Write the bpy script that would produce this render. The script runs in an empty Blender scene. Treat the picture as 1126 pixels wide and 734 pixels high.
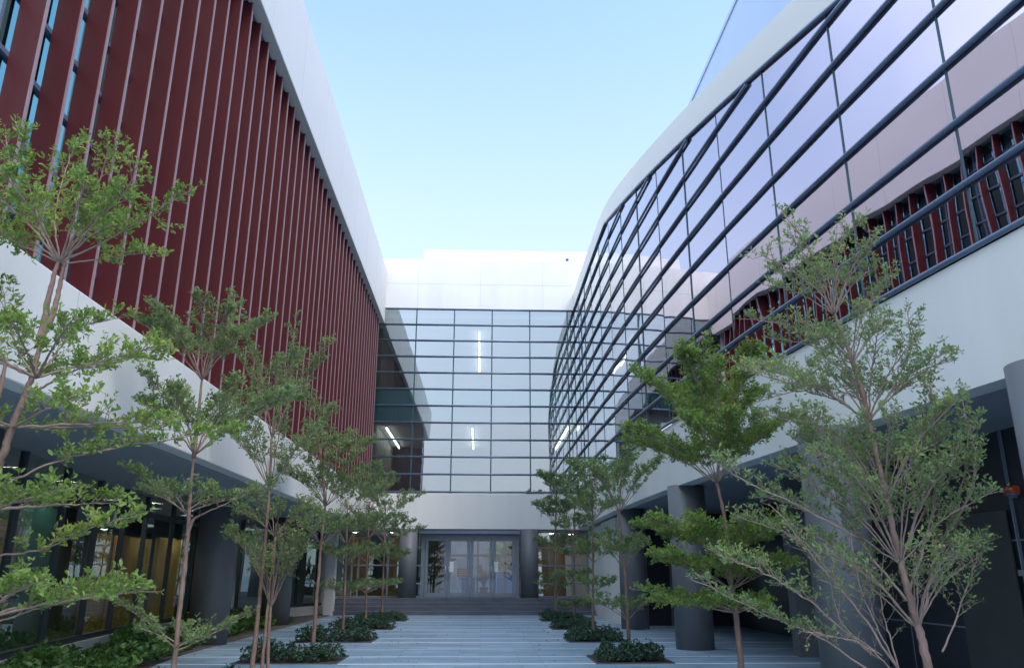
import bpy, math, random
import numpy as np
from mathutils import Vector, Matrix
random.seed(7); RNG = np.random.default_rng(7)
sc = bpy.context.scene
COL = sc.collection
R_ = math.radians

# ------------------------------------------------------------------ camera
F_PX, W_PX, H_PX, EYE = 864.49, 1126.0, 734.0, 1.58
AX = Vector((0.99929073, -0.03761449, 0.0017868))
AY = Vector((-0.0127176, -0.29244161, 0.95619881))
AF = Vector((0.03544439, 0.95554333, 0.29271256))
cam_d = bpy.data.cameras.new('camera'); cam = bpy.data.objects.new('camera', cam_d); COL.objects.link(cam)
cam_d.sensor_fit = 'HORIZONTAL'; cam_d.sensor_width = 36; cam_d.lens = F_PX / W_PX * 36
cam_d.clip_start = .05; cam_d.clip_end = 2000
M = Matrix((AX, AY, -AF)).transposed().to_4x4(); M.translation = Vector((0, 0, EYE)); cam.matrix_world = M
sc.camera = cam

def at(px, py, Y):
    """point of the photograph taken at depth Y"""
    d = AX * ((px - W_PX / 2) / F_PX) - AY * ((py - H_PX / 2) / F_PX) + AF
    return Vector((0, 0, EYE)) + d * (Y / d.y)

# ------------------------------------------------------------------ materials
def nt(name):
    m = bpy.data.materials.new(name); m.use_nodes = True
    n = m.node_tree.nodes; n.clear()
    return m, n, m.node_tree.links

def mat(name, col, rough=.6, var=.12, scale=3.0, stretch=(1, 1, 1), bump=0, bscale=60, metal=0, spec=.5, coat=0, fine=.0):
    m, n, l = nt(name)
    out = n.new('ShaderNodeOutputMaterial'); b = n.new('ShaderNodeBsdfPrincipled')
    l.new(b.outputs[0], out.inputs[0])
    tc = n.new('ShaderNodeTexCoord'); mp = n.new('ShaderNodeMapping'); mp.inputs['Scale'].default_value = stretch
    l.new(tc.outputs['Object'], mp.inputs[0])
    no = n.new('ShaderNodeTexNoise'); no.inputs['Scale'].default_value = scale; no.inputs['Detail'].default_value = 7
    no.inputs['Roughness'].default_value = .62
    l.new(mp.outputs[0], no.inputs[0])
    rp = n.new('ShaderNodeValToRGB')
    c = Vector(col); a = c * (1 - var); d = c * (1 + var)
    rp.color_ramp.elements[0].position = .3; rp.color_ramp.elements[1].position = .7
    rp.color_ramp.elements[0].color = (*a, 1); rp.color_ramp.elements[1].color = (*[min(1, x) for x in d], 1)
    l.new(no.outputs['Fac'], rp.inputs[0]); l.new(rp.outputs[0], b.inputs['Base Color'])
    b.inputs['Roughness'].default_value = rough; b.inputs['Metallic'].default_value = metal
    b.inputs['Specular IOR Level'].default_value = spec; b.inputs['Coat Weight'].default_value = coat
    if bump:
        n2 = n.new('ShaderNodeTexNoise'); n2.inputs['Scale'].default_value = bscale; n2.inputs['Detail'].default_value = 5
        l.new(mp.outputs[0], n2.inputs[0])
        bp = n.new('ShaderNodeBump'); bp.inputs['Strength'].default_value = bump; bp.inputs['Distance'].default_value = .02
        l.new(n2.outputs['Fac'], bp.inputs['Height']); l.new(bp.outputs[0], b.inputs['Normal'])
    return m

def glass(name, tint, trans, base=.3, wave=.015, ior=1.6):
    m, n, l = nt(name)
    out = n.new('ShaderNodeOutputMaterial'); mx = n.new('ShaderNodeMixShader')
    tr = n.new('ShaderNodeBsdfTransparent'); tr.inputs[0].default_value = (*trans, 1)
    gl = n.new('ShaderNodeBsdfGlossy'); gl.inputs['Color'].default_value = (*tint, 1); gl.inputs['Roughness'].default_value = .0
    fr = n.new('ShaderNodeFresnel'); fr.inputs['IOR'].default_value = ior
    cr = n.new('ShaderNodeValToRGB'); cr.color_ramp.elements[0].position = .14; cr.color_ramp.elements[1].position = .46
    cr.color_ramp.elements[0].color = (*tint, 1); cr.color_ramp.elements[1].color = (.93, .96, 1, 1)
    l.new(fr.outputs[0], cr.inputs[0]); l.new(cr.outputs[0], gl.inputs['Color'])
    ma = n.new('ShaderNodeMath'); ma.operation = 'MULTIPLY_ADD'; ma.inputs[1].default_value = 1 - base; ma.inputs[2].default_value = base
    ma.use_clamp = True
    l.new(fr.outputs[0], ma.inputs[0]); l.new(ma.outputs[0], mx.inputs[0])
    l.new(tr.outputs[0], mx.inputs[1]); l.new(gl.outputs[0], mx.inputs[2]); l.new(mx.outputs[0], out.inputs[0])
    tc = n.new('ShaderNodeTexCoord'); no = n.new('ShaderNodeTexNoise'); no.inputs['Scale'].default_value = .55; no.inputs['Detail'].default_value = 1
    bp = n.new('ShaderNodeBump'); bp.inputs['Strength'].default_value = wave * 10; bp.inputs['Distance'].default_value = .05
    l.new(tc.outputs['Object'], no.inputs[0]); l.new(no.outputs['Fac'], bp.inputs['Height'])
    l.new(bp.outputs[0], gl.inputs['Normal'])
    return m

def emis(name, col, s):
    m, n, l = nt(name)
    out = n.new('ShaderNodeOutputMaterial'); e = n.new('ShaderNodeEmission')
    e.inputs[0].default_value = (*col, 1); e.inputs[1].default_value = s; l.new(e.outputs[0], out.inputs[0])
    return m

def leafmat(name, c0, c1, trans=.35):
    m, n, l = nt(name)
    out = n.new('ShaderNodeOutputMaterial'); b = n.new('ShaderNodeBsdfPrincipled'); t = n.new('ShaderNodeBsdfTranslucent')
    mx = n.new('ShaderNodeMixShader'); mx.inputs[0].default_value = trans
    g = n.new('ShaderNodeNewGeometry'); rp = n.new('ShaderNodeValToRGB')
    rp.color_ramp.elements[0].color = (*c0, 1); rp.color_ramp.elements[1].color = (*c1, 1)
    tc = n.new('ShaderNodeTexCoord'); no = n.new('ShaderNodeTexNoise'); no.inputs['Scale'].default_value = 2.4; no.inputs['Detail'].default_value = 3
    l.new(tc.outputs['Object'], no.inputs[0])
    a1 = n.new('ShaderNodeMath'); a1.operation = 'MULTIPLY_ADD'; a1.inputs[1].default_value = 1.7; a1.inputs[2].default_value = -.62; l.new(no.outputs['Fac'], a1.inputs[0])
    a2 = n.new('ShaderNodeMath'); a2.operation = 'MULTIPLY_ADD'; a2.inputs[1].default_value = .72; a2.use_clamp = True
    l.new(g.outputs['Random Per Island'], a2.inputs[0]); l.new(a1.outputs[0], a2.inputs[2]); l.new(a2.outputs[0], rp.inputs[0])
    e = rp.color_ramp.elements.new(.86); e.color = (*c1, 1); rp.color_ramp.elements[-1].color = (c1[0]*1.45, c1[1]*1.08, c1[2]*.9, 1); l.new(rp.outputs[0], b.inputs['Base Color'])
    hs = n.new('ShaderNodeHueSaturation'); hs.inputs['Hue'].default_value = .485; hs.inputs['Value'].default_value = 1.55
    l.new(rp.outputs[0], hs.inputs['Color']); l.new(hs.outputs[0], t.inputs[0])
    b.inputs['Roughness'].default_value = .42; b.inputs['Specular IOR Level'].default_value = .45
    l.new(b.outputs[0], mx.inputs[1]); l.new(t.outputs[0], mx.inputs[2]); l.new(mx.outputs[0], out.inputs[0])
    return m

def paving():
    m, n, l = nt('stone_paving')
    out = n.new('ShaderNodeOutputMaterial'); b = n.new('ShaderNodeBsdfPrincipled'); l.new(b.outputs[0], out.inputs[0])
    tc = n.new('ShaderNodeTexCoord')
    br = n.new('ShaderNodeTexBrick'); br.inputs['Scale'].default_value = 1; br.offset = .37
    br.inputs['Brick Width'].default_value = 1.2; br.inputs['Row Height'].default_value = .3; br.inputs['Mortar Size'].default_value = .006
    br.inputs['Color1'].default_value = (.20, .30, .385, 1); br.inputs['Color2'].default_value = (.31, .425, .525, 1)
    br.inputs['Mortar'].default_value = (.10, .13, .17, 1); br.inputs['Bias'].default_value = -.1
    l.new(tc.outputs['Object'], br.inputs[0])
    mp = n.new('ShaderNodeMapping'); mp.inputs['Scale'].default_value = (.5, 3.2, 1); l.new(tc.outputs['Object'], mp.inputs[0])
    no = n.new('ShaderNodeTexNoise'); no.inputs['Scale'].default_value = 2.2; no.inputs['Detail'].default_value = 9; no.inputs['Roughness'].default_value = .7
    l.new(mp.outputs[0], no.inputs[0])
    rp = n.new('ShaderNodeValToRGB'); rp.color_ramp.elements[0].position = .3; rp.color_ramp.elements[1].position = .72
    rp.color_ramp.elements[0].color = (.52, .55, .58, 1); rp.color_ramp.elements[1].color = (1.35, 1.33, 1.3, 1)
    l.new(no.outputs['Fac'], rp.inputs[0])
    mx = n.new('ShaderNodeMix'); mx.data_type = 'RGBA'; mx.blend_type = 'MULTIPLY'; mx.inputs[0].default_value = 1
    l.new(br.outputs['Color'], mx.inputs[6]); l.new(rp.outputs[0], mx.inputs[7]); l.new(mx.outputs[2], b.inputs['Base Color'])
    b.inputs['Roughness'].default_value = .55
    bp = n.new('ShaderNodeBump'); bp.inputs['Strength'].default_value = .25; bp.inputs['Distance'].default_value = .01
    l.new(br.outputs['Fac'], bp.inputs['Height']); bp.invert = True; l.new(bp.outputs[0], b.inputs['Normal'])
    return m

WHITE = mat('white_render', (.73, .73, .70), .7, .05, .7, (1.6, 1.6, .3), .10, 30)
FASCIA = mat('white_cladding', (.715, .70, .665), .55, .03, .5, (1, .5, 1), .04, 20)
RED = mat('dark_red_metal', (.086, .0105, .0135), .5, .16, 1.2, (1, 1, .25), 0, spec=.45)
TRIM = mat('pale_anodised_edge', (.34, .225, .245), .45, .08, 2, metal=.15)
BAR = mat('blue_grey_metal', (.15, .195, .28), .28, .12, 3, metal=.3)
MULL = mat('teal_mullion', (.02, .075, .095), .35, .1, 3)
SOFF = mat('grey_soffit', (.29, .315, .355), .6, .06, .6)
COLM = mat('charcoal_column_paint', (.13, .138, .15), .5, .14, 1.4, (1, 1, .4), .05, 50)
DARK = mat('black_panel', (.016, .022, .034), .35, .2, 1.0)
JOINT = mat('grey_joint', (.20, .24, .29), .5, .05)
DOORG = mat('olive_grey_door', (.060, .066, .064), .5, .1)
SLATE = mat('dark_slate_step', (.105, .12, .15), .55, .25, 6, (.3, 1, 1), .1, 40)
PAVE = paving()
STRIPE = mat('pale_stone_strip', (.76, .80, .84), .6, .12, 4, (.4, 1, 1))
GROUND = mat('grey_ground', (.28, .29, .30), .8, .12, .6)
SOIL = mat('dark_soil', (.035, .028, .022), .9, .35, 9, bump=.6, bscale=40)
EDGE = mat('steel_edge', (.07, .075, .08), .5, .1)
BARK = mat('reddish_bark', (.235, .155, .125), .8, .35, 14, (1, 1, .35), .5, 70)
TWIG = mat('pale_bark', (.27, .20, .165), .8, .25, 12)
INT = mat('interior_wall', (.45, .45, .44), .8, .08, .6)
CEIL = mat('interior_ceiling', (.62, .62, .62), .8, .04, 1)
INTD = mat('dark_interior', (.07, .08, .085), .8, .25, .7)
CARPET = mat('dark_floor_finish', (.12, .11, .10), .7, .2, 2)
WOOD = mat('ochre_wood_panel', (.42, .22, .085), .5, .22, 2.2, (5, 5, .35))
OCHRE = mat('ochre_partition', (.34, .235, .08), .6, .25, 1.5)
TEALP = mat('teal_spandrel', (.11, .46, .48), .4, .12, .8)
TEALD = mat('deep_teal_panel', (.025, .085, .09), .4, .3, 1.5)
DFRAME = mat('grey_door_frame', (.22, .245, .29), .4, .08, 3, metal=.3)
STEEL = mat('brushed_steel', (.55, .56, .58), .3, .06, 5, metal=.9)
REDP = mat('red_paint', (.42, .035, .04), .5, .1)
BLUEP = mat('blue_panel_paint', (.05, .16, .36), .5, .15)
PAPER = mat('white_paper', (.8, .8, .8), .8, .02)
CITY = mat('pale_far_facade', (.085, .11, .145), .8, .45, .7)
CITYW = mat('far_window_glass', (.06, .10, .13), .2, .2, 1)
BEIGE = mat('beige_plastic', (.60, .60, .58), .5, .04)
TOWER = mat('pale_blue_cladding', (.38, .47, .62), .25, .05, .4, spec=.6)
G_R = glass('reflective_glass', (.90, .775, .845), (.50, .64, .65), .62, .015, 1.75)
G_B = glass('back_glass', (.88, .94, .95), (.70, .88, .86), .36, .010)
G_L = glass('teal_glass', (.40, .86, .92), (.30, .70, .72), .42, .01)
G_G = glass('shopfront_glass', (.82, .97, .97), (.70, .86, .80), .34, .01)
G_D = glass('door_glass', (.95, .98, 1.0), (.40, .46, .50), .07, .006)
TUBE = emis('tube_light_glow', (1, .97, .90), 2.6)
LOBBY_FILL = emis('lobby_fill_glow', (1, .80, .52), 9.0)  # glow of the lamps added to light the lobby
SHOP_FILL = emis('shop_fill_glow', (1, .84, .60), 28.0)  # glow of the lamps added to brighten the shopfront interior
REDL = mat('red_lens', (.55, .09, .03), .3, .1)
LEAF_A = leafmat('leaf_fresh', (.095, .175, .028), (.235, .355, .095), .5)
LEAF_B = leafmat('leaf_mid', (.088, .150, .046), (.215, .315, .13), .5)
LEAF_C = leafmat('leaf_deep', (.085, .145, .058), (.20, .29, .135), .5)
LEAF_S = leafmat('leaf_shrub', (.012, .045, .028), (.045, .11, .06), .2)
LEAF_G = leafmat('leaf_ground_cover', (.020, .062, .016), (.11, .25, .07), .35)

# ------------------------------------------------------------------ mesh helpers
class MB:
    def __init__(s): s.v = []; s.f = []; s.m = []; s.sm = []
    def quad(s, a, b, c, d, mi=0):
        i = len(s.v); s.v += [tuple(a), tuple(b), tuple(c), tuple(d)]; s.f.append((i, i+1, i+2, i+3)); s.m.append(mi); s.sm.append(False); return s
    def box(s, x0, x1, y0, y1, z0, z1, mi=0):
        i = len(s.v)
        s.v += [(x, y, z) for z in (z0, z1) for x, y in ((x0, y0), (x1, y0), (x1, y1), (x0, y1))]
        for q in ((3, 2, 1, 0), (4, 5, 6, 7), (0, 1, 5, 4), (1, 2, 6, 5), (2, 3, 7, 6), (3, 0, 4, 7)):
            s.f.append(tuple(i + k for k in q)); s.m.append(mi); s.sm.append(False)
        return s
    def prism(s, poly, z0, z1, mi=0):
        """poly: plan outline (ccw); z0/z1 numbers or lists per corner"""
        n = len(poly); i = len(s.v)
        g = lambda z, k: z[k] if isinstance(z, (list, tuple)) else z
        s.v += [(p[0], p[1], g(z0, k)) for k, p in enumerate(poly)] + [(p[0], p[1], g(z1, k)) for k, p in enumerate(poly)]
        s.f.append(tuple(i + k for k in reversed(range(n)))); s.f.append(tuple(i + n + k for k in range(n)))
        for k in range(n):
            q = (k + 1) % n; s.f.append((i + k, i + q, i + n + q, i + n + k))
        s.m += [mi] * (n + 2); s.sm += [False] * (n + 2); return s
    def strip(s, line, off0, off1, z0, z1, mi=0):
        """a wall along a plan polyline as ONE closed body; off = shift in +x, z0/z1 functions of index"""
        n = len(line); i = len(s.v)
        for k, p in enumerate(line):
            a, b = z0(k), z1(k)
            s.v += [(p[0] + off0, p[1], a), (p[0] + off0, p[1], b), (p[0] + off1, p[1], b), (p[0] + off1, p[1], a)]
        for k in range(n - 1):
            for e in range(4):
                a = i + 4*k + e; b = i + 4*k + (e + 1) % 4
                s.f.append((a, b, b + 4, a + 4)); s.m.append(mi); s.sm.append(False)
        s.f.append((i+3, i+2, i+1, i)); j = i + 4*(n-1); s.f.append((j, j+1, j+2, j+3)); s.m += [mi]*2; s.sm += [False]*2
        return s
    def tube(s, pts, rad, n=8, mi=0, cap=True):
        pts = [Vector(p) for p in pts]; N = len(pts)
        rad = rad if isinstance(rad, (list, tuple)) else [rad] * N
        i = len(s.v); up = None
        for k, p in enumerate(pts):
            t = (pts[min(k+1, N-1)] - pts[max(k-1, 0)]).normalized()
            if up is None:
                up = Vector((0, 0, 1)) if abs(t.z) < .9 else Vector((1, 0, 0))
            x = t.cross(up)
            if x.length < 1e-5: x = t.cross(Vector((.3, 1, .2)))
            x.normalize(); y = x.cross(t); up = y
            for a in range(n):
                c, d = math.cos(2*math.pi*a/n), math.sin(2*math.pi*a/n)
                s.v.append(tuple(p + (x*c + y*d) * rad[k]))
        for k in range(N - 1):
            for a in range(n):
                b = (a + 1) % n; s.f.append((i+k*n+a, i+k*n+b, i+(k+1)*n+b, i+(k+1)*n+a)); s.m.append(mi); s.sm.append(True)
        if cap:
            s.f.append(tuple(i + a for a in reversed(range(n)))); s.f.append(tuple(i+(N-1)*n+a for a in range(n))); s.m += [mi]*2; s.sm += [False]*2
        return s
    def cyl(s, x, y, z0, z1, r, n=40, mi=0): return s.tube([(x, y, z0), (x, y, z1)], r, n, mi)
    def build(s, name, mats, parent=None, bevel=0):
        me = bpy.data.meshes.new(name); me.from_pydata(s.v, [], s.f)
        for m in (mats if isinstance(mats, (list, tuple)) else [mats]): me.materials.append(m)
        me.polygons.foreach_set('material_index', s.m); me.polygons.foreach_set('use_smooth', s.sm); me.update()
        o = bpy.data.objects.new(name, me); COL.objects.link(o)
        if parent is not None: attach(o, parent)
        if bevel:
            b = o.modifiers.new('bevel', 'BEVEL'); b.width = bevel; b.segments = 2; b.limit_method = 'ANGLE'
        return o

def attach(o, parent):
    """parent o while keeping its place; all parents are unrotated empties or meshes at known spots"""
    o.parent = parent
    loc = Vector((0, 0, 0)); q = parent
    while q is not None: loc += q.location; q = q.parent
    o.location = o.location - loc

def tag(o, label=None, cat=None, group=None, kind=None):
    for k, v in (('label', label), ('category', cat), ('group', group), ('kind', kind)):
        if v: o[k] = v
    return o
def empty(name, loc, label, cat, group=None):
    o = bpy.data.objects.new(name, None); COL.objects.link(o); o.location = loc; o.empty_display_size = .3
    return tag(o, label, cat, group)

# ------------------------------------------------------------------ ground
Z0, DZ = 5.106, .78                                  # first facade bar and bar spacing
YB = 35.6
MB().quad((-600, -600, -.012), (600, -600, -.012), (600, 600, -.012), (-600, 600, -.012)).build('ground', GROUND).__setitem__('kind', 'structure')
PV = MB().quad((-11, -4, 0), (11, -4, 0), (11, 34.12, 0), (-11, 34.12, 0)).build('paving', PAVE); tag(PV, kind='structure')
st = MB()
BEDY = [6.3, 11.1, 15.8, 20.6, 25.3, 29.8]
BEDD = 1.45
def stripe(x0, x1, y, w=.15): st.quad((x0, y, .004), (x1, y, .004), (x1, y + w, .004), (x0, y + w, .004))
for y in BEDY:
    stripe(-6.1, -4.62, y - .12); stripe(-2.62, 2.16, y - .13); stripe(3.66, 8.0, y - .12)
    stripe(-6.1, -4.62, y + 1.25, .10); stripe(-2.62, 2.16, y + 1.25, .10); stripe(3.66, 8.0, y + 1.25, .10)
    stripe(-6.1, 8.0, y + 3.0, .07)
stripe(-6.5, 4.6, 33.75, .1)
tag(st.build('paving_stripes', STRIPE), kind='structure')

# ------------------------------------------------------------------ entrance steps
sp = MB()
for k in range(4):
    sp.box(-6.35, 4.72, 34.12 + .36*k, 34.12 + .36*(k+1), -.05, .155*(k+1))
sp.box(-6.35, 4.72, 35.56, 48, -.05, .62)
tag(sp.build('entrance_steps', SLATE, bevel=.012), kind='structure')

sn = MB()
for k in range(4):
    sn.box(-6.35, 4.72, 34.105 + .36*k, 34.145 + .36*k, .155*(k+1) + .003, .155*(k+1) + .012)
tag(sn.build('step_nosing', mat('pale_nosing', (.34, .36, .39), .6, .15, 5)), kind='structure')

# ------------------------------------------------------------------ left building
FX, GX, FY0, FDY = -4.868, -5.22, 7.47, .6355
LB = empty('finned_building', (FX, 20, 0), 'building clad in dark red vertical fins between a white band and white roof edge', 'building')
MB().box(-5.6, -4.72, 1.5, YB - .01, 3.43, 4.74).build('white_band', WHITE, LB, .015)
MB().box(-4.98, -4.70, 1.5, YB - .01, 12.925, 15.55).box(-30, -4.98, 1.5, YB - .01, 15.2, 15.45).build('roof', FASCIA, LB, .02)
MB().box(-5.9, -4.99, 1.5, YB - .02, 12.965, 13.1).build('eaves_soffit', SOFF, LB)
WJ = mat('cladding_joint', (.56, .56, .55), .8, .05)
for k in range(12): MB().box(-4.701, -4.697, 3 + 2.9*k - .008, 3 + 2.9*k + .008, 12.93, 15.54).build('panel_joint', WJ, LB)
for k in range(7): MB().box(-4.721, -4.717, 4 + 4.8*k - .007, 4 + 4.8*k + .007, 3.44, 4.73).build('panel_joint', WJ, LB)
y = FY0
while y < YB - .3:
    b = MB().box(GX + .05, FX - .022, y - .03, y + .03, 4.76, 12.96, 0).box(FX - .02, FX, y - .033, y + .004, 4.76, 12.955, 1)
    b.build('fin', [RED, TRIM], LB); y += FDY
# glass wall behind the fins
ys = [1.5 + 1.906*k for k in range(40) if 1.5 + 1.906*k < YB - .5] + [YB - .3]
for a, b in zip(ys[:-1], ys[1:]):
    MB().quad((GX, a, 4.74), (GX, b, 4.74), (GX, b, 12.96), (GX, a, 12.96)).build('glass_pane', G_L, LB)
for k in range(1, 11):
    z = 4.6 + .78*k
    MB().box(GX + .001, GX + .05, 1.5, YB - .3, z - .03, z + .03).build('transom', BAR, LB)
mb = MB()
for a in ys: mb.box(GX - .06, GX + .04, a - .025, a + .025, 4.74, 12.96)
mb.build('mullion_frame', BAR, LB)
# interior of the upper floors
MB().box(-12, GX - .3, 1.5, YB - .3, 8.4, 9.3).build('floor_slab', CEIL, LB)
MB().box(-12.2, -12, 1.5, YB - .3, 3.5, 15.2).build('inner_wall', INT, LB)
MB().box(-12, -5.6, 1.5, YB - .3, 3.43, 4.0).box(-12, -5.95, 1.5, YB-.3, 12.9, 13.15).build('floor_slab', SOFF, LB)
MB().box(-12, GX-.02, 1.3, 1.5, 0, 15.2).build('end_wall', WHITE, LB)
# ground-floor glazing set back on a bowed line
GL = [(-6.05, 1.5), (-6.3, 7), (-7.1, 12.5), (-7.75, 16.5), (-8.2, 20), (-8.4, 24), (-8.3, 28.5), (-7.3, 33), (-6.37, YB + .6)]
def gl_points(step=2.1):
    pts = []; 
    for (x0, y0), (x1, y1) in zip(GL[:-1], GL[1:]):
        n = max(1, round((y1 - y0) / step))
        pts += [(x0 + (x1-x0)*k/n, y0 + (y1-y0)*k/n) for k in range(n)]
    return pts + [GL[-1]]
GP = gl_points()
for (x0, y0), (x1, y1) in zip(GP[:-1], GP[1:]):
    MB().quad((x0, y0, .42), (x1, y1, .42), (x1, y1, 3.42), (x0, y0, 3.42)).build('shopfront_pane', G_G, LB)
fr = MB()
for x, y in GP: fr.box(x - .05, x + .06, y - .028, y + .028, .42, 3.42)
fr.strip(GP, -.04, .05, lambda k: 2.92, lambda k: 3.03); fr.strip(GP, -.05, .07, lambda k: .36, lambda k: .46)
fr.build('shopfront_frame', mat('dark_frame', (.035, .05, .07), .4, .1), LB)
MB().strip(GP, -.25, .16, lambda k: 0, lambda k: .36).build('plinth', WHITE, LB)
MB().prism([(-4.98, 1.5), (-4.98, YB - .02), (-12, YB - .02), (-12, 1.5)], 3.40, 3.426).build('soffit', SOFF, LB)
for cx_, cy_ in ((-6.75, 10.4), (-6.45, 20.1), (-6.7, 27.5)):
    MB().cyl(cx_, cy_, 0, 3.42, .46).build('column', COLM, LB)
MB().box(-12, -6.3, YB - .6, YB - .35, 0, 3.4).box(-6.36, -6.0, 33.9, 34.4, 0, 3.4).build('end_wall', WHITE, LB)
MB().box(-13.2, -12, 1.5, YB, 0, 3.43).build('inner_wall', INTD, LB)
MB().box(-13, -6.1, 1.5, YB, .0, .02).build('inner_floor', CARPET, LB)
for y0, y1, x, m, z1 in ((14.0, 15.2, -8.5, WOOD, 2.5), (15.6, 17.4, -9.0, TEALD, 2.9), (19.2, 20.2, -9.0, OCHRE, 2.5), (20.3, 20.9, -8.9, WOOD, 2.5), (21.3, 22.8, -9.1, OCHRE, 2.5), (23.6, 25.4, -9.2, OCHRE, 2.6), (11.2, 12.6, -8.6, TEALD, 2.4), (27, 28.6, -9.1, WOOD, 2.5)):
    MB().box(x - .12, x, y0, y1, .02, z1).build('partition', m, LB)

# ------------------------------------------------------------------ back building
BB = empty('entrance_building', (0, YB, 0), 'white building with a gridded glass wall above its entrance doors', 'building')
GXL, GXR = -5.0, 4.30
ZT = Z0 + 11*DZ
MB().box(-8, 9, YB, YB + .4, ZT + .02, 16.22).box(-8, GXL - .03, YB, YB + .4, 4.8, ZT + .02).build('upper_wall', WHITE, BB, .01)
MB().box(-3.03, 9, YB + .55, YB + .95, 15.9, 16.98).build('parapet', WHITE, BB, .01)
MB().box(-8, 9, YB + .42, YB + 14, 15.8, 16.0).build('roof', FASCIA, BB)
MB().box(-5.9, 4.75, YB - .02, YB + .5, 3.5, 5.03).build('white_band', WHITE, BB, .01)
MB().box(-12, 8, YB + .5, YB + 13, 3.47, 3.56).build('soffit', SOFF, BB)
MB().box(-2.75, 1.7, YB + .1, YB + .45, 3.31, 3.47).build('door_canopy', BAR, BB)
ms = [GXL + 1.792*k for k in range(6)] + [GXR + .02]
for a, b in zip(ms[:-1], ms[1:]):
    MB().quad((a, YB + .05, 5.03), (b, YB + .05, 5.03), (b, YB + .05, ZT), (a, YB + .05, ZT)).build('glass_pane', G_B, BB)
for a in ms[:-1]:
    MB().box(a - .028, a + .028, YB + .03, YB + .2, 5.03, ZT).build('mullion', MULL, BB)
for k in range(12):
    z = Z0 + DZ*k
    MB().tube([(GXL - .06, YB + .02, z), (GXR + .1, YB + .02, z)], .042, 10).build('glazing_bar', BAR, BB)
for z0, z1 in ((8.35, 9.75),):
    MB().box(GXL, 8, YB + .5, YB + 13, z0, z1).build('floor_slab', CEIL, BB)
MB().box(GXL, GXR + .1, YB + .10, YB + .2, 9.03, 9.76).box(GXL, -3.23, YB + .10, YB + .2, 8.28, 8.98).build('spandrel', TEALP, BB)
MB().box(GXL, 8, YB + .42, YB + 13, 13.35, 13.6).build('inner_ceiling', CEIL, BB)
MB().box(GXL, 8, YB + .52, YB + 13, 5.0, 5.05).build('inner_floor', CARPET, BB)
MB().box(-8, 8, YB + 11, YB + 11.3, 3.6, 15.8).build('inner_wall', INT, BB)
MB().box(GXL - .3, GXL - .03, YB + .42, YB + 11, 3.6, 15.8).box(8, 8.3, YB + .42, YB + 11, 3.6, 15.8).build('side_wall', INT, BB)
MB().box(-4.8, -3.45, YB + 8.4, YB + 8.6, 5.06, 8.3).box(-4.8, -3.55, YB + 5.4, YB + 5.6, 9.76, 13.3).build('inner_screen', INTD, BB)
for x in (-3.18, 2.1):
    MB().cyl(x, YB + .02, .62, 3.5, .39).build('column', COLM, BB)
MB().box(-8, 9, YB - .003, YB, 14.938, 14.962).build('panel_joint', WJ, BB)
for x in (-3.2, -.2, 2.8): MB().box(x - .008, x + .008, YB - .004, YB - .001, ZT + .1, 16.2).build('panel_joint', WJ, BB)
# ground-floor glazing
YG = YB + .7
def glazing(x0, x1, verts, rows, name='window'):
    f = MB()
    for x in verts: f.box(x - .035, x + .035, YG - .05, YG + .05, .62, 3.47)
    for z in rows:
        for a, b in zip(verts[:-1], verts[1:]): f.box(a + .036, b - .036, YG - .04, YG + .04, z - .03, z + .03)
    o = f.build('window', DFRAME, BB)
    MB().quad((x0, YG, .64), (x1, YG, .64), (x1, YG, 3.46), (x0, YG, 3.46)).build('pane', G_G, o)
glazing(-8.0, -2.95, [-8, -6.7, -5.4, -4.1, -2.97], [.67, 1.22, 1.98, 2.74, 3.42])
glazing(-2.9, -2.62, [-2.9, -2.62], [.67, 1.22, 1.98, 2.74])
glazing(1.64, 1.92, [1.64, 1.92], [.67, 1.22, 1.98, 2.74])
glazing(2.0, 4.74, [2.0, 4.05, 4.74], [.67, 1.22, 1.98, 2.74, 3.42])
MB().box(-2.58, -2.50, YG - .06, YG + .06, .62, 3.3).box(1.52, 1.60, YG - .06, YG + .06, .62, 3.3).box(-2.5, 1.52, YG - .06, YG + .06, 3.17, 3.3).box(-2.5, 1.52, YG - .055, YG + .055, 3.3, 3.46).build('door_frame', DFRAME, BB)
dx = [-2.49, -1.49, -.49, .51, 1.51]
for k in range(4):
    a, b = dx[k] + .008, dx[k+1] - .008; y0, y1 = YG - .03, YG + .03
    o = MB().box(a, a + .13, y0, y1, .635, 3.16).box(b - .13, b, y0, y1, .635, 3.16).box(a + .13, b - .13, y0, y1, 3.02, 3.16).box(a + .13, b - .13, y0, y1, .635, .83).build('door', DFRAME, BB, .005)
    MB().quad((a + .13, YG, .83), (b - .13, YG, .83), (b - .13, YG, 3.02), (a + .13, YG, 3.02)).build('pane', G_D, o)
    hx = b - .065 if k % 2 == 0 else a + .065
    MB().tube([(hx, y0 - .01, 1.45), (hx, y0 - .07, 1.45), (hx, y0 - .07, 1.95), (hx, y0 - .01, 1.95)], .014, 8).build('handle', STEEL, o)
    MB().box(hx - .05, hx + .05, y0 - .02, y0 - .001, 2.62, 2.86).build('hinge_plate', BAR, o)
for k, (x, z) in enumerate(((-1.30, 1.92), (.66, 1.92))):
    tag(MB().box(x - .085, x + .085, YG - .045, YG - .035, z - .22, z + .22).build('paper_notice', PAPER),
        ('white paper notice on the second glass door leaf from the finned building', 'white paper notice on the entrance door leaf next to the right-hand dark column')[k], 'notice', 'notices on the entrance doors')
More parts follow.
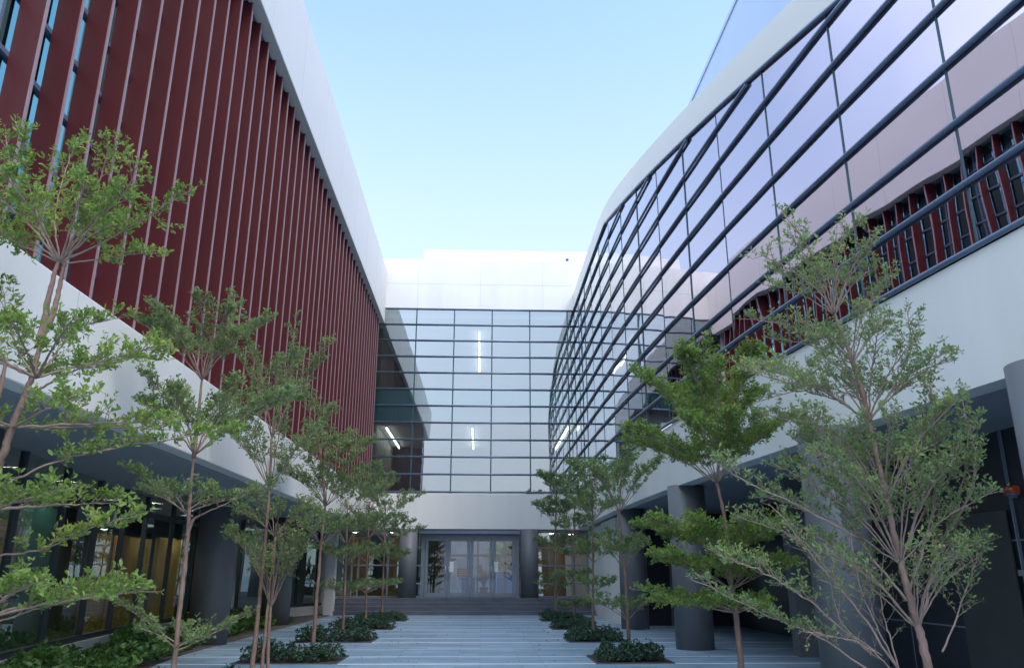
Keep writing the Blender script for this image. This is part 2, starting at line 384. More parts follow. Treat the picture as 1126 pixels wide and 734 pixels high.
# lobby
MB().box(2.3, 8, YG + 3.4, YG + 3.55, .62, 3.46).box(5.2, 8, YG+.2, YG+.35, .62, 3.46).build('lobby_wall', WOOD, BB)
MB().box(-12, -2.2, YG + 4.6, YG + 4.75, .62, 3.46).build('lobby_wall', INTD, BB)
MB().box(-6.1, -5.2, YG + 2.2, YG + 2.3, .62, 3.3).box(-4.5, -3.9, YG + 2.6, YG + 2.7, .62, 3.3).box(-3.35, -3.05, YG + 2.2, YG + 2.3, .62, 3.2).build('lobby_panel', WOOD, BB)
MB().box(-7.5, -3.0, YG + 1.1, YG + 1.5, .62, .95).build('lobby_bench', WOOD, BB)
MB().box(-2.2, -2.0, YG + 4.6, YB + 12, .62, 3.46).build('lobby_wall', INT, BB)
for x in (-1.9, -.2, 1.4, 2.2):
    MB().box(x - .05, x + .05, YB + 11.95, YB + 12.05, .62, 3.46).build('rear_window_post', DFRAME, BB)
MB().box(-2, 2.3, YB + 11.96, YB + 12.04, 2.6, 2.72).build('rear_transom', DFRAME, BB)

# ------------------------------------------------------------------ right building
def CX(y): return 6.6815 - .171547*y + .0030768*y*y if y < 23 else 4.3635 - .09*(1 - math.exp(-(y - 23)/3))
RY = [1.44 + 2.17*k for k in range(16)]; RY = [y for y in RY if y < YB - .8] + [YB - .02]
def rim(y): return ZT if y >= 25.8 else ZT - .236*(25.8 - y)
def par(y):                                        # parapet top with a rounded knee
    d = (25.9 - y); return 14.58 - .242 * (0.5*(d + math.sqrt(d*d + 2.2)))
RB = empty('curved_glass_building', (CX(18), 18, 0), 'building with curved glass facade, long dark bars and sloping white roof edge', 'building')
fine = sorted(set([1.44 + .5*k for k in range(69) if 1.44 + .5*k < YB - .3] + [25.8, YB - .02]))
LN = [(CX(y), y) for y in fine]
MB().strip(LN, 0, .35, lambda k: 3.58, lambda k: Z0 - .05).build('white_band', WHITE, RB)
MB().strip(LN, .01, .42, lambda k: rim(fine[k]) + .03, lambda k: par(fine[k])).build('parapet', FASCIA, RB)
MB().strip(LN, .43, 9, lambda k: rim(fine[k]) + .2, lambda k: rim(fine[k]) + .35).build('roof', FASCIA, RB)
GO = .02
for a, b in zip(RY[:-1], RY[1:]):
    ins = [a] + ([25.8] if a < 25.8 < b else []) + [b]
    P0, P1 = (CX(a) + GO + random.uniform(-.008, .008), a), (CX(b) + GO + random.uniform(-.008, .008), b)
    def lerp(y): t = (y - a)/(b - a); return (P0[0] + (P1[0]-P0[0])*t, y)
    bot = [(*lerp(y), Z0) for y in ins]; top = [(*lerp(y), rim(y)) for y in ins]
    m = MB(); m.v = bot + top[::-1]; m.f = [tuple(reversed(range(len(m.v))))]; m.m = [0]; m.sm = [False]
    m.build('glass_pane', G_R, RB)
for y in RY:
    MB().box(CX(y) + .006, CX(y) + .12, y - .013, y + .013, Z0, rim(y)).build('mullion', MULL, RB)
for k in range(11):
    z = Z0 + DZ*k
    y0 = max(1.44, 25.8 - (ZT - z)/.236 + .25)
    yy = [y0] + [y for y in fine if y > y0 + .1]
    MB().tube([(CX(y) - .02, y, z) for y in yy], .036, 10).build('glazing_bar', BAR, RB)
MB().tube([(CX(y) - .02, y, rim(y)) for y in fine], .040, 10).build('glazing_bar', BAR, RB)
# interior
MB().strip(LN, .5, 9, lambda k: 4.4, lambda k: 5.08).build('floor_slab', CARPET, RB)
MB().strip(LN, .5, 9, lambda k: 8.3, lambda k: 9.0).build('floor_slab', INTD, RB)
MB().strip(LN, 5.0, 5.2, lambda k: 5.1, lambda k: 8.3).build('inner_wall', INTD, RB)
MB().strip(LN, 6.0, 6.2, lambda k: 9.0, lambda k: rim(fine[k]) + .2).build('inner_wall', INTD, RB)
for k, y in enumerate((4.2, 6.1, 8.8, 9.9, 12.8, 15.2, 17.6, 21.0)):
    MB().box(CX(y) + 1.8, CX(y) + 2.1, y, y + .7, 5.1, 7.3).build('bookcase', (WOOD, INTD, WOOD, CARPET)[k % 4], RB)
MB().box(CX(1.44)+.02, 15.5, 1.2, 1.43, 3.58, 10).build('end_wall', WHITE, RB)
# arcade
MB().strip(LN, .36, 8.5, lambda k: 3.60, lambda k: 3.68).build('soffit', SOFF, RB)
for x, y in ((5.66, 7.35), (5.0, 11.15), (4.83, 18.76), (4.77, 25.6)):
    MB().cyl(x, y, 0, 3.6, .43).build('column', COLM, RB)
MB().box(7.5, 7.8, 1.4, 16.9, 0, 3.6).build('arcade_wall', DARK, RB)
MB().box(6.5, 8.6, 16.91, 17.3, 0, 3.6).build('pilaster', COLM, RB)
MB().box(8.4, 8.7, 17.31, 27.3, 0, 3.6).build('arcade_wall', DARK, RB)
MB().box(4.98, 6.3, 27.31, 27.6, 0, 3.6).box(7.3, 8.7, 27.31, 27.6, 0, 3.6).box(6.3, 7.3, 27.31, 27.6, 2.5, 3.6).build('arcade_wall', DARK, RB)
o = MB().box(6.3, 6.4, 27.4, 27.5, 0, 2.5).box(7.2, 7.3, 27.4, 27.5, 0, 2.5).box(6.75, 6.85, 27.4, 27.5, 0, 2.5).box(6.4, 6.75, 27.41, 27.49, .95, 1.05).box(6.85, 7.2, 27.41, 27.49, .95, 1.05).build('door', DFRAME, RB)
MB().quad((6.4, 27.45, 0), (7.2, 27.45, 0), (7.2, 27.45, 2.5), (6.4, 27.45, 2.5)).build('pane', G_G, o)
MB().box(6.2, 7.4, 30.0, 30.1, 0, 3.0).build('inner_wall', WOOD, RB)
MB().box(4.76, 4.97, 27.3, YB + .6, 0, 3.5).box(4.62, 4.755, 27.9, 31.2, 0, 3.5).build('white_pier', WHITE, RB, .01)
for z in (.82, 2.06): MB().box(7.488, 7.499, 1.5, 16.8, z - .012, z + .012).build('panel_joint', JOINT, RB)
for y in (3.4, 6.2, 8.6, 11.05, 14.3): MB().box(7.489, 7.4985, y - .012, y + .012, 0, 3.6).build('panel_joint', JOINT, RB)
MB().box(7.44, 7.487, 11.2, 12.6, 0, 2.48).build('service_door', DOORG, RB, .006)
t = empty('alarm_beacon', (7.487, 10.95, 2.72), 'small red alarm light on the black arcade wall above a pale box', 'alarm light')
MB().cyl(7.45, 10.95, 2.66, 2.69, .10, 20).box(7.42, 7.487, 10.9, 11.0, 2.62, 2.66).build('bracket', BAR, t)
MB().tube([(7.45, 10.85, 2.73), (7.45, 11.08, 2.73)], .062, 14).build('lens', REDL, t)
t = empty('junction_box', (7.487, 11.02, .55), 'small white junction box low on the black arcade wall beside a conduit', 'junction box')
MB().box(7.40, 7.486, 10.88, 11.12, .55, .76).build('cover', BEIGE, t, .012)
MB().tube([(7.465, 11.05, .76), (7.465, 11.05, 3.58)], .012, 8).build('conduit', JOINT, t)
MB().box(7.44, 7.486, 10.98, 11.12, 1.58, 1.66).build('clip', STEEL, t)
# pale upper volume behind the parapet
TB = empty('tower_block', (7.6, 20, 0), 'pale blue clad upper block rising behind the sloping white parapet', 'tower block')
MB().box(7.6, 16, 4, 36, 9.5, 18.35).build('wall', TOWER, TB)
MB().box(7.56, 16.04, 3.96, 36.04, 18.36, 18.5).build('roof_edge', TOWER, TB)

t = empty('roof_vent', (4.05, YB + .3, 16.22), 'small dark vent pipe standing on the white roof edge of the entrance building', 'vent')
MB().cyl(4.05, YB + .3, 16.21, 16.42, .05, 14).build('pipe', BAR, t)
MB().tube([(4.05, YB + .3, 16.42), (4.05, YB + .3, 16.46), (4.05, YB + .3, 16.52)], [.085, .085, .03], 14).build('cowl', BAR, t)

# ------------------------------------------------------------------ visible tube lights and added fill lamps
def tube_light(a, b, label, group):
    t = empty('tube_light', a, label, 'ceiling light', group)
    a, b = Vector(a), Vector(b)
    MB().tube([a, b], .032, 8).build('tube', TUBE, t)
    MB().box(a.x - .06, a.x + .06, min(a.y, b.y), max(a.y, b.y), a.z + .05, a.z + .075).build('housing', STEEL, t)
ORD = ['first', 'second', 'third', 'fourth', 'fifth', 'sixth', 'seventh']
G1 = 'tube lights behind the gridded glass'
tube_light((-.25, 37.9, 13.25), (-.25, 41.2, 13.25), 'tube light in the upper floor of the gridded glass wall, nearer of the pair', G1)
tube_light((-.25, 41.6, 13.25), (-.25, 46.0, 13.25), 'tube light in the upper floor of the gridded glass wall, farther of the pair', G1)
tube_light((-.51, 37.3, 8.24), (-.51, 43.5, 8.24), 'middle tube light on the lower ceiling behind the gridded glass', G1)
tube_light((-4.6, 37.3, 8.24), (-4.6, 43.5, 8.24), 'slanting tube light on the lower ceiling at the finned building side', G1)
tube_light((4.05, 36.6, 8.24), (4.05, 43.5, 8.24), 'slanting tube light on the lower ceiling at the curved glass side', G1)
def lobby_fill_lamp(x, y, z, label):  # added lamp, put in to light the lobby
    t = empty('fill_lamp', (x, y, z), label, 'ceiling light', 'added fill lamps in the lobby ceiling')
    MB().cyl(x, y, z - .03, z, .13, 20).build('lens', LOBBY_FILL, t); MB().tube([(x, y, z - .02), (x, y, z + .0)], .16, 20).build('trim', STEEL, t)
for k, (x, y) in enumerate(((-8.3, 12.2), (-8.5, 14.6), (-8.6, 16.8), (-8.85, 19.4), (-8.85, 22.0), (-8.85, 24.6), (-8.7, 27.4))):  # added lamps brightening the shopfront interior, baffled out of view
    t = empty('fill_lamp', (x, y, 3.39), 'added warm fill lamp behind the fin building shopfront, %s from the front' % ORD[k], 'ceiling light', 'added fill lamps behind the shopfront glazing')
    MB().cyl(x, y, 3.38, 3.395, .17, 20).build('lens', SHOP_FILL, t); MB().tube([(x, y, 3.27), (x, y, 3.398)], .20, 24, cap=False).build('baffle', DARK, t)
lobby_fill_lamp(3.3, YG + 1.7, 3.465, 'added warm fill lamp in front of the orange wood wall, by the window')
lobby_fill_lamp(4.3, YG + 2.3, 3.465, 'added warm fill lamp deeper in, close to the white pier side')
lobby_fill_lamp(-4.2, YG + 1.3, 3.465, 'added warm fill lamp above the wooden lobby bench')
lobby_fill_lamp(-5.8, YG + 1.3, 3.465, 'added warm fill lamp near the finned building end of the lobby')

# ------------------------------------------------------------------ things seen through the lobby
PLANTS = []
t = empty('notice_stand', (-1.05, YB + 14, 0), 'red board on two posts seen through the entrance doors', 'sign')
MB().box(-1.45, -.65, YB + 14, YB + 14.04, 1.45, 1.95).build('board', REDP, t)
for z in (1.84, 1.72, 1.6): MB().box(-1.35, -.75 - .1*(z < 1.7), YB + 13.985, YB + 13.995, z - .022, z + .022).build('pale_strip', PAPER, t)
for x in (-1.4, -.7): MB().cyl(x, YB + 14.07, 0, 1.95, .03, 10).build('post', STEEL, t)
tag(MB().box(-1.2, -.35, YB + 15.4, YB + 15.9, 0, 1.35).box(-1.25, -.3, YB + 15.35, YB + 15.95, 1.35, 1.42).build('blue_bin', BLUEP, None, .02), 'blue storage bin standing beyond the lobby below the red board', 'bin')
tag(MB().box(1.0, 2.2, YB + 17.4, YB + 18.2, 0, 1.7).box(.95, 2.25, YB + 17.35, YB + 18.25, 1.7, 1.8).build('blue_cabinet', BLUEP, None, .02), 'blue cabinet beyond the lobby behind the door next to the column', 'cabinet')
for x, y, h, lab in ((-1.95, YG + 3.0, 1.5, 'potted plant in the lobby behind the door leaf nearest the finned building'), (.15, YG + 4.6, 1.15, 'potted plant in the lobby behind the middle of the entrance doors')):
    t = empty('potted_plant', (x, y, .62), lab, 'plant', 'potted plants in the lobby')
    MB().tube([(x, y, .62), (x, y, .70), (x, y, 1.0)], [.16, .18, .22], 16).build('pot', REDP if h < 1.4 else BAR, t)
    mb = MB(); pp = []; pa = []
    for k in range(14):
        a = random.uniform(0, 6.28); r = random.uniform(.1, .42); zz = 1.0 + h*random.uniform(.35, 1)
        mb.tube([(x, y, .95), (x + math.cos(a)*r*.5, y + math.sin(a)*r*.5, 1.0 + (zz - 1)*.6), (x + math.cos(a)*r, y + math.sin(a)*r, zz)], [.012, .009, .004], 4)
        for q in range(5): pp.append((x + math.cos(a)*r*(.5 + .1*q), y + math.sin(a)*r*(.5 + .1*q), 1.0 + (zz - 1)*(.6 + .08*q))); pa.append((math.cos(a), math.sin(a), .8))
    mb.build('stems', TWIG, t); PLANTS.append((t, pp, pa))
fb = empty('far_building', (0, YB + 40, 0), 'pale street building seen far off through the entrance doors', 'building')
MB().box(-14, 16, YB + 40, YB + 48, 0, 12).build('wall', CITY, fb)
for i in range(10):
    for k in range(3):
        x = -12.5 + i*2.6
        MB().box(x, x + 1.9, YB + 39.93, YB + 39.99, 1.2 + 3.4*k, 3.0 + 3.4*k).build('window', CITYW, fb)

# ------------------------------------------------------------------ foliage tools
def catmull(pts, n):
    pts = [Vector(p) for p in pts]; P = [pts[0]*2 - pts[1]] + pts + [pts[-1]*2 - pts[-2]]; out = []
    for k in range(1, len(P) - 2):
        for j in range(n):
            t = j / n; a, b, c, d = P[k-1:k+3]
            out.append(.5*((2*b) + (c-a)*t + (2*a-5*b+4*c-d)*t*t + (3*b-a-3*c+d)*t**3))
    return out + [pts[-1]]

def leaf_mesh(name, pos, axis, size, m, per=5, parent=None, open_=.9, width=.42):
    """rosettes of folded leaves: pos/axis (N,3), size (N,)"""
    pos = np.asarray(pos, float); axis = np.asarray(axis, float); size = np.asarray(size, float)
    N = len(pos); axis /= np.linalg.norm(axis, axis=1)[:, None] + 1e-9
    ref = np.where(np.abs(axis[:, 2:3]) < .9, [[0, 0, 1.]], [[1., 0, 0]])
    u = np.cross(axis, ref); u /= np.linalg.norm(u, axis=1)[:, None]; w = np.cross(axis, u)
    az = (np.arange(per)[None, :] * (2*np.pi/per) + RNG.uniform(0, 6.28, (N, 1)) + RNG.normal(0, .35, (N, per)))
    op = open_ * RNG.uniform(.55, 1.35, (N, per))
    d = (u[:, None]*np.cos(az)[..., None] + w[:, None]*np.sin(az)[..., None]) * np.sin(op)[..., None] + axis[:, None]*np.cos(op)[..., None]
    d = d.reshape(-1, 3); L = (size[:, None] * RNG.uniform(.6, 1.2, (N, per))).reshape(-1)
    p = np.repeat(pos, per, 0) + RNG.normal(0, 1, (N*per, 3)) * (L*.18)[:, None]
    nn = np.repeat(axis, per, 0) + RNG.normal(0, .45, (N*per, 3)); s = np.cross(d, nn); s /= np.linalg.norm(s, axis=1)[:, None] + 1e-9
    nn = np.cross(s, d); W = (L * width * .5)[:, None]; Lc = L[:, None]
    fold = W * .45
    V = np.stack([p, p + d*Lc*.38 + s*W + nn*fold, p + d*Lc*.78 + s*W*.8 + nn*fold*.6, p + d*Lc - nn*fold*.3, p + d*Lc*.78 - s*W*.8 + nn*fold*.6, p + d*Lc*.38 - s*W + nn*fold], 1).reshape(-1, 3)
    n = N*per; base = (np.arange(n)*6)[:, None]
    F = np.concatenate([base + [0, 1, 2, 3], base + [0, 3, 4, 5]], 1).reshape(-1)
    me = bpy.data.meshes.new(name); me.vertices.add(n*6); me.vertices.foreach_set('co', V.astype(np.float32).ravel())
    me.loops.add(len(F)); me.loops.foreach_set('vertex_index', F.astype(np.int32)); me.polygons.add(n*2)
    me.polygons.foreach_set('loop_start', (np.arange(n*2)*4).astype(np.int32)); me.polygons.foreach_set('loop_total', np.full(n*2, 4, np.int32))
    me.update(calc_edges=True); me.materials.append(m)
    o = bpy.data.objects.new(name, me); COL.objects.link(o)
    if parent is not None: attach(o, parent)
    return o

for t, pp, pa in PLANTS: leaf_mesh('leaves', pp, pa, [.16]*len(pp), LEAF_C, 4, t, .9, .35)
class Tree:
    def __init__(s, base, label, leafm, lsize=.06, group='young trees in the planting beds', per=4):
        s.root = empty('courtyard_tree', base, label, 'tree', group); s.pos = []; s.ax = []; s.sz = []
        s.lm = leafm; s.ls = lsize; s.per = per; s.trunks = 0
    def trunk(s, pts, r0, r1):
        P = catmull(pts, 8); n = len(P)
        rad = [r0 + (r1 - r0)*(k/(n-1))**.8 for k in range(n)]
        rad = [r*(1 + .04*math.sin(k*1.7)) for k, r in enumerate(rad)]
        P = [p + Vector((random.gauss(0, 1), random.gauss(0, 1), 0))*r0*.07 for p in P]
        MB().tube(P, rad, 10).build('trunk', BARK, s.root)
    def limb(s, pts, r0, dens=1.0, twl=.32, t0=.22, up=.5, flat=1.0, r1=.004, leafy=1.0, spread=1.0):
        P = catmull(pts, 7); n = len(P); mb = MB()
        L = sum((P[k+1]-P[k]).length for k in range(n-1))
        P = [p if k in (0,) else p + Vector([random.gauss(0, 1) for _ in range(3)])*.006*L*.6 for k, p in enumerate(P)]
        mb.tube(P, [.8*r0 + (r1-.8*r0)*(k/(n-1))**.6 for k in range(n)], 6)
        m = max(4, int(L*dens*17)); sd = random.choice((-1, 1))
        for j in range(m):
            t = t0 + (1-t0)*(j + random.random()*.7)/m; t = min(t, .995)
            q = t*(n-1); k = min(int(q), n-2); p = P[k].lerp(P[k+1], q-k); tg = (P[k+1]-P[k]).normalized()
            sd = -sd; side = tg.cross(Vector((0, 0, 1)))
            if side.length < .2: side = Vector((random.gauss(0, 1), random.gauss(0, 1), 0))
            side.normalize()
            d = (tg*random.uniform(.5, 1.0) + side*sd*random.uniform(.35, 1.1)*spread + Vector((0, 0, 1))*random.uniform(.05, 1.0)*up + Vector([random.gauss(0, .22) for _ in range(3)])).normalized()
            l = twl*random.uniform(.45, 1.15)*(1.05 - .55*t)
            s.twig(mb, p, d, l, r0*.16 + .0018, leafy, 1)
        s.twig(mb, P[-1], (P[-1]-P[-2]).normalized(), twl*.4, r1, leafy, 0)
        mb.build('limb', TWIG, s.root)
    def twig(s, mb, p, d, l, r, leafy, sub):
        e1 = p + d*l*.5 + Vector((0, 0, l*.03)); d2 = (d + Vector([random.gauss(0, .28) for _ in range(3)]) + Vector((0, 0, .18))).normalized()
        e2 = e1 + d2*l*.5
        mb.tube([p, e1, e2], [r, r*.7, r*.35], 3, cap=False)
        k = max(2, int(l/.055))
        for j in range(k):
            if random.random() > leafy: continue
            t = (j + 1)/k; q = p.lerp(e1, t*2) if t < .5 else e1.lerp(e2, t*2-1)
            s.rose(q, d2*.7 + Vector((0, 0, .55)))
        if sub:
            for _ in range(2):
                d3 = (d + Vector([random.gauss(0, .6) for _ in range(3)]) + Vector((0, 0, .25))).normalized()
                s.twig(mb, p.lerp(e2, random.uniform(.3, .7)), d3, l*random.uniform(.35, .6), r*.6, leafy, 0)
    def rose(s, p, a):
        s.pos.append(tuple(p)); s.ax.append(tuple(Vector(a) + Vector([random.gauss(0, .3) for _ in range(3)]))); s.sz.append(s.ls*.8*random.uniform(.7, 1.2))
    def tier(s, a, left, right, rise, n=7, r0=.018, dens=1.0, twl=.32, leafy=1.0, deep=.8, sag=.0, up=.5, jit=.16):
        a = Vector(a); o = random.random()*.5; mean = (left + right)/2
        for i in range(n):
            az = 2*math.pi*(i + o)/n + random.gauss(0, .15); c, d = math.cos(az), math.sin(az)
            ln = (right if c > 0 else left)*abs(c) + mean*deep*(1-abs(c)); ln *= random.uniform(.72, 1.08)
            h = rise*random.uniform(1-2*jit, 1+jit); D = Vector((c, d, 0))
            s.limb([a, a + D*ln*.42 + Vector((0, 0, h*.56)), a + D*ln*.78 + Vector((0, 0, h*.86)), a + D*ln + Vector((0, 0, h*(1-sag)))], r0*random.uniform(.8, 1.1), dens, twl, leafy=leafy, up=up)
    def done(s):
        leaf_mesh('crown', s.pos, s.ax, s.sz, s.lm, s.per, s.root)

def px_m(Y): return F_PX / Y                        # pixels per metre at depth Y
def tree_from(Y, base_px, label, leafm, lsize, trunks, tiers, limbs=(), r=.045, per=4, dens=1.0):
    if Y > 13: dens *= random.uniform(.62, .84)
    elif Y < 7: dens *= .88
    """trunks: pixel polylines; tiers: (x, y, xl, xr, ytop, n, kw); limbs: (polyline px, depth offsets, r0, kw)"""
    b = at(*base_px, Y); b.z = 0
    T = Tree(b, label, leafm, lsize, per=per)
    for k, tr in enumerate(trunks):
        pts = [at(x, y, Y) for x, y in tr]
        if k == 0 or tr[0][1] > 700:
            foot = pts[0].copy(); foot.z = -.02
            if pts[0].z > .12: pts = [foot] + pts
            else: pts[0].z = -.02
        T.trunk(pts, r*(1 if k == 0 else .75), r*(.42 if k == 0 else .3))
    s = px_m(Y)
    for x, y, xl, xr, yt, n, kw in tiers:
        kw = dict(kw); kw['dens'] = kw.get('dens', 1)*dens
        T.tier(at(x, y, Y), (x - xl)/s*1.02, (xr - x)/s*1.02, (y - yt)/s*.85, n, **kw)
    for poly, dy, r0, kw in limbs:
        n = len(poly); kw = dict(kw); kw['dens'] = kw.get('dens', 1)*dens
        T.limb([at(x, y, Y + dy*k/(n-1)) for k, (x, y) in enumerate(poly)], r0, **kw)
    T.done(); return T

# ---- trees on the finned building's side, near to far
tree_from(6.3, (-62, 900), 'tall bright green tree with a forked trunk, nearest on the red fin side', LEAF_A, .062,
    [[(-40, 734), (-8, 540), (6, 492), (18, 456), (31, 426), (39, 399), (45, 372)], [(45, 372), (52, 335), (60, 300), (65, 287)], [(45, 372), (58, 345), (66, 312), (71, 289)], [(-20, 560), (-10, 470), (0, 430), (7, 395)]],
    [(66, 288, -62, 160, 200, 7, dict(r0=.014, dens=1.15, twl=.30)), (40, 415, -70, 190, 372, 7, dict(r0=.015, twl=.28)), (14, 470, -90, 200, 455, 8, dict(r0=.016, twl=.3)), (-6, 560, -90, 150, 545, 7, dict(twl=.3)), (-20, 680, -90, 130, 640, 9, dict(twl=.3, dens=1.2))],
    [([(66, 288), (45, 255), (22, 215), (6, 150)], .3, .014, {}), ([(66, 288), (95, 235), (112, 190), (120, 160)], -.2, .013, {}), ([(68, 288), (120, 262), (165, 235), (205, 212)], .1, .014, dict(dens=1.2)), ([(66, 288), (60, 240), (72, 190), (85, 150)], .5, .012, {}),
     ([(68, 290), (110, 285), (140, 280), (168, 278)], .2, .010, dict(dens=1.3)), ([(66, 288), (20, 268), (-15, 240), (-40, 200)], .2, .012, {}), ([(70, 289), (100, 250), (135, 215), (150, 185)], -.4, .011, {}), ([(66, 288), (40, 232), (28, 180), (20, 140)], -.3, .011, {}),
     ([(40, 430), (70, 412), (110, 398), (155, 385), (175, 380)], -.2, .014, dict(dens=1.3)), ([(36, 410), (22, 390), (8, 350), (4, 320)], .1, .012, {}), ([(40, 415), (65, 385), (85, 360), (130, 350)], .3, .012, dict(dens=1.2)),
     ([(0, 535), (60, 508), (130, 492), (215, 478), (255, 474)], .4, .014, dict(dens=1.4, twl=.24)), ([(-10, 612), (50, 602), (100, 580), (150, 566)], -.2, .012, dict(dens=1.3, twl=.25)), ([(-20, 690), (30, 672), (80, 660), (125, 640)], .3, .012, dict(dens=1.5))],
    r=.042)
tree_from(10.0, (188, 790), 'single-stemmed tree with low bare side branches beside the green ground cover', LEAF_B, .062,
    [[(187, 790), (191, 734), (205, 600), (209, 545), (213, 503)], [(213, 503), (219, 450), (222, 415)], [(205, 590), (212, 572), (220, 566)]],
    [(222, 418, 150, 285, 335, 11, dict(r0=.012, dens=1.1, twl=.3)), (214, 500, 140, 335, 410, 13, dict(r0=.013, dens=1.1, twl=.3)), (204, 563, 150, 270, 535, 6, dict(r0=.012)), (193, 712, 135, 250, 690, 5, dict(r0=.010, twl=.24, dens=.8))],
    [([(205, 565), (180, 543), (158, 525), (138, 515)], .2, .014, {}), ([(220, 566), (250, 553), (280, 540), (305, 531)], -.2, .014, dict(dens=.9)), ([(195, 708), (168, 688), (140, 668), (112, 652)], -.2, .011, dict(twl=.22)), ([(194, 715), (215, 706), (245, 690), (276, 673)], .2, .011, dict(twl=.22)),
     ([(222, 418), (240, 380), (255, 350), (258, 326)], .2, .011, {}), ([(222, 418), (205, 385), (185, 360), (172, 345)], -.3, .011, {}), ([(214, 500), (255, 470), (295, 440), (332, 425)], .3, .012, {})],
    r=.038)
tree_from(13.6, (284, 745), 'three-stemmed reddish tree with a dense twiggy crown on the fin side', LEAF_B, .062,
    [[(276, 745), (283, 680), (290, 610), (296, 540), (299, 480)], [(287, 745), (293, 680), (300, 610), (304, 575)], [(294, 745), (296, 690), (300, 640), (303, 590)]],
    [(299, 482, 250, 352, 362, 11, dict(r0=.012, dens=.95, twl=.34, leafy=.85)), (297, 540, 240, 362, 458, 12, dict(r0=.012, twl=.3, leafy=.8)), (302, 590, 252, 345, 545, 8, dict(r0=.011, twl=.34)), (298, 668, 236, 336, 585, 16, dict(r0=.009, twl=.4, leafy=.6))],
    [([(299, 482), (310, 430), (318, 390), (325, 352)], .1, .010, {}), ([(303, 592), (325, 580), (345, 572), (365, 565)], -.2, .009, {})], r=.042)
tree_from(18.2, (344, 714), 'tree with a bare straight reddish trunk and high layered crown, fin side', LEAF_B, .072,
    [[(344, 714), (348, 660), (353, 600), (358, 556)], [(358, 556), (352, 500), (346, 462)]],
    [(347, 475, 320, 372, 432, 6, dict(r0=.010, twl=.34, leafy=.8)), (356, 515, 312, 405, 468, 11, dict(r0=.012, dens=1.1, twl=.36)), (358, 556, 300, 412, 505, 12, dict(r0=.013, dens=1.1, twl=.36)), (354, 600, 318, 385, 572, 6, dict(r0=.010, twl=.3))], r=.05)
tree_from(22.4, (378, 690), 'small tree with wide drooping tiers, third planting bed on the fin side', LEAF_C, .08,
    [[(377, 690), (379, 650), (381, 600), (382, 560)]],
    [(382, 566, 348, 424, 520, 7, dict(r0=.012, twl=.4)), (381, 598, 340, 425, 562, 9, dict(r0=.012, twl=.42)), (380, 622, 345, 410, 600, 7, dict(r0=.010, twl=.36)), (379, 654, 352, 412, 642, 7, dict(r0=.009, twl=.26, dens=.9))], r=.048)
tree_from(26.7, (402, 684), 'small tree with pale thin trunk in the fourth planting bed, fin side', LEAF_C, .085,
    [[(402, 684), (403, 640), (405, 590), (406, 552)]],
    [(406, 562, 378, 438, 525, 7, dict(r0=.012, twl=.42)), (405, 592, 370, 446, 558, 9, dict(r0=.012, twl=.42)), (404, 618, 378, 436, 600, 7, dict(r0=.010, twl=.36)), (403, 652, 378, 436, 640, 7, dict(r0=.010, twl=.28))], r=.05)
tree_from(31.2, (420, 674), 'farthest tree on the fin side, branches reaching towards the entrance column', LEAF_C, .092,
    [[(420, 674), (421, 640), (423, 590), (424, 556)]],
    [(424, 572, 400, 468, 542, 8, dict(r0=.014, twl=.44, leafy=.85)), (423, 598, 396, 464, 572, 8, dict(r0=.014, twl=.44)), (422, 622, 400, 452, 604, 7, dict(r0=.012, twl=.4)), (421, 648, 404, 440, 638, 5, dict(r0=.010, twl=.3))], r=.055)
# ---- trees on the curved glass side, far to near
tree_from(31.4, (611, 672), 'farthest tree on the curved glass side, dense crown beside an entrance column', LEAF_C, .092,
    [[(611, 672), (611, 630), (611, 580), (612, 535)]],
    [(612, 550, 592, 640, 517, 8, dict(r0=.014, dens=1.2, twl=.46)), (611, 580, 588, 642, 545, 9, dict(r0=.014, dens=1.2, twl=.46)), (611, 606, 588, 640, 588, 8, dict(r0=.012, twl=.4)), (611, 656, 590, 630, 634, 6, dict(r0=.012, twl=.3, leafy=.7))], r=.055)
tree_from(26.9, (632, 686), 'slim tree with small separate flat tiers before the orange lobby window', LEAF_C, .085,
    [[(632, 686), (631, 650), (631, 600), (632, 548)]],
    [(632, 560, 612, 664, 528, 7, dict(r0=.012, twl=.4)), (631, 590, 612, 652, 568, 7, dict(r0=.010, twl=.36)), (631, 614, 612, 652, 606, 6, dict(r0=.009, twl=.26)), (631, 636, 612, 652, 628, 6, dict(r0=.009, twl=.28)), (632, 672, 608, 656, 661, 7, dict(r0=.010, twl=.28))], r=.042)
tree_from(22.0, (652, 696), 'slim tree with a pale straight trunk in front of the white pier', LEAF_B, .078,
    [[(652, 696), (652, 640), (652, 580), (651, 522)]],
    [(651, 540, 620, 690, 500, 8, dict(r0=.011, twl=.38)), (652, 572, 626, 690, 545, 8, dict(r0=.011, twl=.38)), (652, 618, 634, 686, 598, 7, dict(r0=.010, twl=.32)), (652, 652, 630, 678, 636, 7, dict(r0=.009, twl=.26))], r=.042)
tree_from(17.0, (692, 717), 'pink-trunked tree with stacked green tiers in the bed nearest the first full dark column', LEAF_B, .07,
    [[(692, 717), (690, 672), (687, 625), (682, 580), (680, 560)]],
    [(681, 563, 636, 726, 498, 11, dict(r0=.013, dens=1.2, twl=.36)), (686, 626, 648, 718, 588, 9, dict(r0=.011, dens=1.1, twl=.3)), (690, 682, 650, 724, 655, 8, dict(r0=.010, dens=1.1, twl=.26))],
    [([(681, 563), (665, 545), (650, 535), (638, 528)], .2, .011, {}), ([(681, 563), (700, 540), (715, 520), (726, 508)], -.2, .011, {})], r=.045)
